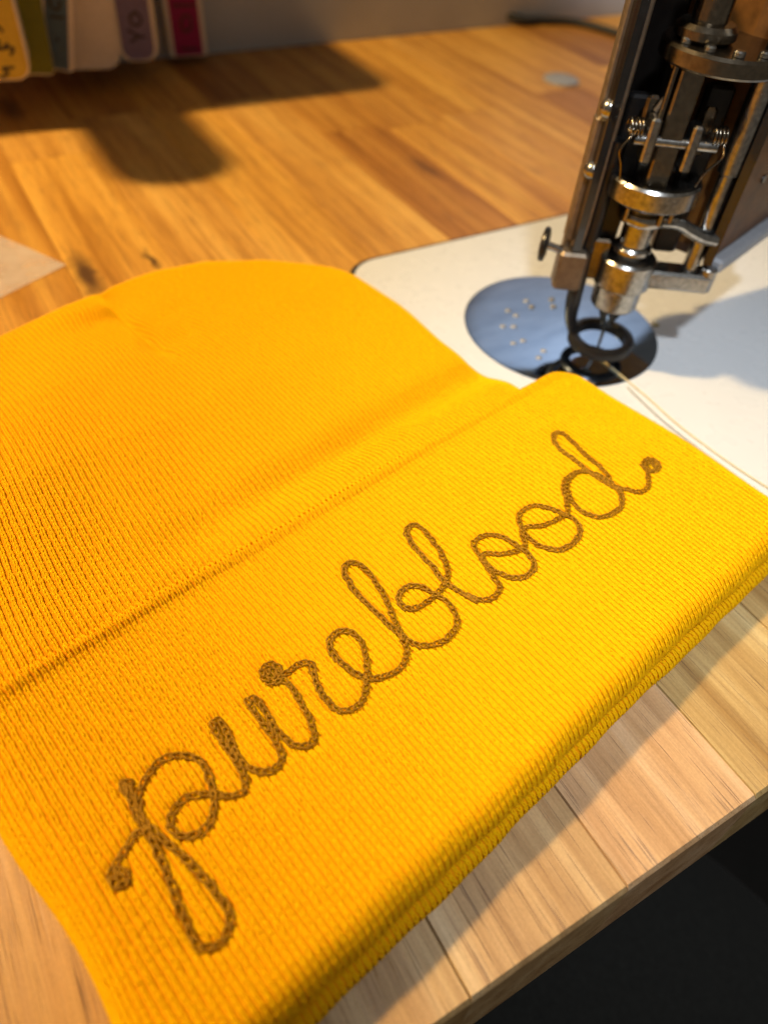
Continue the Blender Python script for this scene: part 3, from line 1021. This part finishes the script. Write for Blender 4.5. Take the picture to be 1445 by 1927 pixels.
# side rail with bosses
mbr = MB().box(H(-2.36, 0.2, 10.9), (0.44, 0.32, 5.9), MAX, 0.06)
mbr.box(H(-2.5, 0.1, 8.0), (0.36, 0.36, 2.4), MAX, 0.1)
mbr.build("side_rail", M_BRONZE, sm)
for zb in (10.75, 8.55):
    MB().lathe(H(-2.5, -0.15, zb), [(0.34, 0.0), (0.36, 0.2), (0.28, 0.4), (0.12, 0.48)], axis=-MD, n=20).build("rail_boss", M_STEEL, sm, smooth=50)
MB().box(H(-1.35, 0.15, 4.9), (0.5, 0.35, 0.9), MAX, 0.1).build("foot_bracket", M_DARKSTEEL, sm)
MB().box(H(-1.2, 0.6, 8.2), (0.55, 0.3, 2.9), MAX, 0.1).build("guide_block", M_BLACKMET, sm)
MB().box(H(1.5, 0.8, 8.4), (0.5, 0.3, 3.2), MAX, 0.1).build("guide_block", M_BLACKMET, sm)
for kk_ in range(5):
    a_ = math.radians(205 + 32 * kk_)
    MB().lathe(H(0.85 + 1.7 * math.cos(a_), 1.7 * math.sin(a_), 13.12), [(0.2, 0.0), (0.2, 0.12), (0.15, 0.17)], n=12).build("flange_screw", M_STEEL, sm, smooth=40)
# presser foot: knob, clamp block, shank and ring
MB().lathe(H(-3.45, -0.2, 5.35), [(0.45, 0.0), (0.66, 0.06), (0.7, 0.16), (0.66, 0.28), (0.4, 0.34)], axis=-MR + 0.25 * MD, n=28).build("knob", M_BLACKMET, sm, smooth=40)
MB().tube([H(-3.5, -0.2, 5.35), H(-2.6, -0.2, 5.1)], 0.16, n=12).build("knob_stem", M_STEEL, sm, smooth=40)
MB().box(H(-2.35, -0.2, 4.45), (0.6, 0.5, 0.85), MAX, 0.12).build("clamp_block", M_BRONZE, sm)
sh = spline([H(-1.75, 0.1, 9.6), H(-1.75, 0.1, 6.0), H(-1.78, 0.0, 4.2), H(-1.75, 0, 3.0), H(-1.62, 0.1, 2.0), H(-1.45, 0.1, 1.5), H(-1.32, 0.1, 1.22)], 0.3)
MB().tube(sh, [0.34] * (len(sh) - 6) + [0.33, 0.31, 0.29, 0.27, 0.25, 0.23], n=12).build("foot_shank", M_BLACKMET, sm, smooth=40)
MB().ringlathe(H(0, 0, 0), [(1.08, 0.78), (1.40, 0.74), (1.5, 0.82), (1.52, 1.1), (1.44, 1.26), (1.22, 1.3), (1.06, 1.2)], n=56).build("foot_ring", M_BLACKMET, sm, smooth=35)
# housing behind the mechanism: an open half shell, then the side casting
arc = []
for k in range(25):
    a = math.radians(200 - 220 * k / 24)
    arc.append((a, 3.05))
outer = [(0.35 + r * math.cos(a), 0.5 + 1.15 * r * math.sin(a)) for a, r in arc]
inner = [(0.35 + (r - 0.35) * math.cos(a), 0.5 + 1.15 * (r - 0.35) * math.sin(a)) for a, r in reversed(arc)]
poly = [H(a, b, 0) for a, b in outer + inner]
MB().prism([p[:2] for p in reversed(poly)], 5.4, 16.8).build("head_housing", M_BLACK, sm, smooth=30)
cast = [(27.35, 17.35), (33.2, 19.1), (33.4, 22.6), (27.6, 22.8), (26.5, 22.0), (26.6, 19.0)]
mbc = MB()
rings = []
for z, s in ((5.0, 0.90), (5.55, 1.0), (16.8, 1.0)):
    cc = np.array([30.0, 20.5])
    rings.append([np.array([*(cc + (np.array(p) - cc) * s), z]) for p in cast])
mbc.loft(rings, cap=True)
mbc.build("side_casting", M_BROWNCAST, sm)
ed = [np.array([27.2, 17.15, 5.02]), np.array([33.3, 18.95, 5.02])]
axx = (ed[1] - ed[0]) / np.linalg.norm(ed[1] - ed[0])
axz = np.array([0, 0, 1.0])
axy = np.cross(axz, axx)
MB().box((ed[0] + ed[1]) / 2 + axz * 0.12, (np.linalg.norm(ed[1] - ed[0]) / 2, 0.32, 0.3), np.array([axx, axy, axz]), 0.12).build("casting_trim", M_GREYTRIM, sm)
sp_ = np.array([29.1, 17.85, 8.2])
MB().lathe(sp_, [(0.16, -0.05), (0.16, 0.06), (0.08, 0.06)], axis=-axy, n=16).build("casting_hole", M_BLACK, sm)
# arm and pillar that carry the head, above and right of the picture
MB().box((44, 22.5, 20.0), (20, 4.2, 3.2), bev=1.2).build("arm", M_BLACK, sm, smooth=30)
MB().box((59.5, 22.5, 8.5), (4.0, 4.2, 8.3), bev=1.2).build("pillar", M_BLACK, sm, smooth=30)

# ------------------------------------------------------------------ thread on the bed and its shadow drawn as a strand
for nm, pts, mat, lab in (
        ("thread", [(1120, 668), (1155, 696), (1215, 745), (1277, 800), (1360, 862), (1445, 918), (1520, 960)], simple("yellow_thread", (0.74, 0.62, 0.34), 0.6), "loose yellow thread running from the needle across the white bed"),
        ("thread", [(1180, 728), (1215, 762), (1261, 803), (1350, 870), (1445, 938), (1520, 985)], simple("thread_shadow_grey", (0.42, 0.42, 0.40), 0.6), "loose grey thread lying on the white bed beside the beanie")):  # shadow of the yellow thread, modelled as a grey strand
    zz = 0.26
    o = MB().tube(spline([bp(*p, zz) for p in pts], 0.2), 0.028, n=6).build(nm, mat, smooth=60)
    tag(o, lab, "thread")

# ------------------------------------------------------------------ things at the back of the table
cable = spline([(52.5, 66.0, 0.9), (54.5, 64.3, 0.5), (57.0, 64.2, 0.36), (60.2, 62.6, 0.36), (62.0, 58.0, 0.36), (63.5, 50.0, 0.36), (64.0, 40, 0.36)], 0.4)
o = MB().tube(cable, 0.34, n=10).build("power_cord", M_RUBBER, smooth=60)
tag(o, "black power cord trailing along the back of the table", "cord")
o = MB().lathe((48.15, 50.6, 0), [(1.5, 0.002), (1.5, 0.12), (1.38, 0.2), (0.6, 0.24)], n=40).build("grommet_cap", M_GREYTRIM, smooth=35)
tag(o, "round silver cap set on the wood behind the machine", "cap")

m, nt, b = mat_new("translucent_plastic_film")
b.inputs["Base Color"].default_value = (0.80, 0.74, 0.72, 1)
b.inputs["Roughness"].default_value = 0.45
nt.links.new(ramp(nt, noise(nt, coords(nt), 0.5, 3), [(0.3, (0.24, 0.24, 0.24)), (0.7, (0.4, 0.4, 0.4))]), b.inputs["Alpha"])
poly = [(4.62, 36.71), (3.4, 39.0), (2.33, 40.9), (-1.2, 47.0), (-14, 40), (-12.5, 27.5), (-4, 32.2), (1.13, 34.9)]
o = MB().prism(poly, 0.03, 0.05).build("plastic_sheet", m)
tag(o, "translucent plastic sheet corner lying on the wood behind the beanie", "sheet")

# --- narrow labelled boxes hanging under a wall shelf at the back left corner
CH = np.array([0.98, -0.199, 0.0])       # direction across a box front
CD = np.array([0.199, 0.98, 0.0])        # away from the viewer


def flat_piece(mb, poly, org, ax, az, t0, t1):
    n = np.cross(ax, az)
    rings = [[org + p[0] * ax + p[1] * az + n * t for p in poly] for t in (t0, t1)]
    mb.loft(rings, cap=True)


BOXES = [
    # pixel of the lower right corner, level there, width, tilt, label colour, inset, corner, strokes (from the right edge), label
    ((64, 150), 3.0, 5.7, 0.0, (0.62, 0.45, 0.05), 0.12, 0.9,
     [[(-1.0, 2.55), (-1.35, 3.05), (-1.9, 2.95), (-1.85, 2.5), (-1.35, 2.1), (-1.6, 1.7), (-1.2, 1.75), (-0.9, 2.0)], [(-2.9, 1.2), (-1.9, 1.6), (-0.7, 1.75), (-0.95, 1.35)],
      [(-0.9, 0.72), (-1.6, 0.66), (-1.3, 0.45), (-1.8, 0.15)], [(-3.6, 3.2), (-3.9, 2.4), (-3.3, 2.2)]],
     "yellow labelled narrow box with black handwriting under the shelf"),
    ((104, 142), 2.4, 2.2, 0.05, (0.15, 0.17, 0.012), 0.0, 0.3, [], "olive green box squeezed behind the yellow labelled one"),
    ((140, 137), 2.0, 1.95, 0.20, (0.07, 0.13, 0.20), 0.30, 0.25, [[(-0.75, 4.2), (-1.3, 4.25), (-1.25, 3.6), (-0.85, 3.5), (-0.75, 4.0)], [(-0.55, 3.1), (-1.35, 3.05)], [(-0.85, 1.8), (-1.05, 1.8)]],
     "slate blue labelled narrow box with pale borders, leaning sideways"),
    ((231, 129), 1.5, 4.0, 0.0, None, 0, 1.0, [], "blank cream narrow box with a rounded lower corner"),
    ((302, 114), 1.8, 2.75, 0.0, (0.20, 0.16, 0.30), 0.30, 0.95, [[(-1.1, 3.0), (-1.6, 2.75), (-1.55, 2.3), (-1.1, 2.2), (-0.9, 2.6), (-1.15, 2.95)], [(-1.9, 1.95), (-1.2, 1.55), (-0.8, 1.5)], [(-1.85, 1.2), (-1.25, 1.5)]],
     "lilac labelled narrow box with handwriting and pale borders"),
    ((392, 104), 0.6, 2.85, -0.03, (0.34, 0.010, 0.11), 0.36, 0.12, [[(-0.5, 3.35), (-2.2, 3.4)], [(-1.4, 2.8), (-1.75, 2.2), (-1.5, 1.7), (-1.05, 1.9), (-1.0, 2.5), (-1.3, 2.8)], [(-0.7, 0.5), (-2.0, 0.55)]],
     "magenta labelled narrow box with pale borders beside the bare wall"),
]
SHELF_Z = 12.6
for (px, py), z0, w_, tilt, lc, ins, cr, strokes, lab in BOXES:
    org = bp(px, py, z0)
    ax = CH * math.cos(tilt) - EZ * math.sin(tilt)
    az = EZ * math.cos(tilt) + CH * math.sin(tilt)
    h_ = (SHELF_Z - 0.05 - z0) / math.cos(tilt) - (0.45 if tilt > 0.1 else 0.1)
    n = np.cross(ax, az)                                   # towards the viewer
    dep = max(0.9, min(5.0, (64.6 - org[1]) / 0.98 - 0.5))
    box = empty("storage_box", tuple(org), lab, "storage box", "labelled boxes hanging under the shelf")
    mb = MB()
    flat_piece(mb, [(p[0] - w_, p[1]) for p in rrect(0, w_, 0, h_, cr, 6)], org, ax, az, -dep, 0)
    mb.build("shell", M_CARD, box, smooth=30)
    if lc:
        pl = [(p[0] + ins - w_, p[1] + 0.08) for p in rrect(0, w_ - 2 * ins, 0, h_ - 0.16, max(0.05, cr - ins * 0.6), 6)]
        mb = MB()
        flat_piece(mb, pl, org, ax, az, 0.004, 0.02)
        mb.build("label", simple("label_paper", lc, 0.7, var=0.08), box)
    for s_ in strokes:
        pts = spline([(a, b_) for a, b_ in s_], 0.12)
        P3 = [org + a * ax + b_ * az + n * 0.034 for a, b_ in pts]
        MB().tube(P3, 0.085, n=6, flat=0.12, up=n).build("handwriting", M_INK, box)

shelf = MB().prism([(-24, 55.0), (20.0, 55.0), (21.2, 56.2), (21.2, 64.95), (-24, 64.95)], SHELF_Z, SHELF_Z + 1.6, 0.1).build("wall_shelf", M_WOOD)
shelf.color = (0.9, 0.8, 0.7, 1)
tag(shelf, "short wooden wall shelf above the labelled boxes", "shelf")
tray = rrect(0.6, 6.2, 46.6, 58.0, 2.4)
o = MB().prism(tray, SHELF_Z + 1.602, SHELF_Z + 2.9, 0.2).build("tray", M_CARD, smooth=30)
tag(o, "shallow cream tray with rounded corners jutting over the wall shelf edge", "tray")

# ------------------------------------------------------------------ stool below the table edge
_a, _b = bp(1335, 1600, -23.0), bp(1445, 1690, -23.0)
_m, _d = (_a + _b) / 2, (_b - _a)
_n = np.array([_d[1], -_d[0], 0.0]) / np.linalg.norm(_d)
if _n @ np.array([0, -1.0, 0]) < 0: _n = -_n
stc = _m + _n * math.sqrt(20.0 ** 2 - (np.linalg.norm(_d) / 2) ** 2)
stc[2] = 0.0
stool = empty("stool", (stc[0], stc[1], -72), "dark round stool pushed in below the table edge", "stool")
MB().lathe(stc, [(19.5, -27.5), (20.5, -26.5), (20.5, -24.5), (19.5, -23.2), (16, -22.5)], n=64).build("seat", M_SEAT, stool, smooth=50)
for k in range(4):
    a = math.pi / 4 + k * math.pi / 2
    c = np.array([math.cos(a), math.sin(a), 0])
    MB().tube([stc + c * 13 + EZ * -27.4, stc + c * 17 + EZ * -71.98], 1.2, n=12).build("leg", M_BLACKMET, stool, smooth=50)
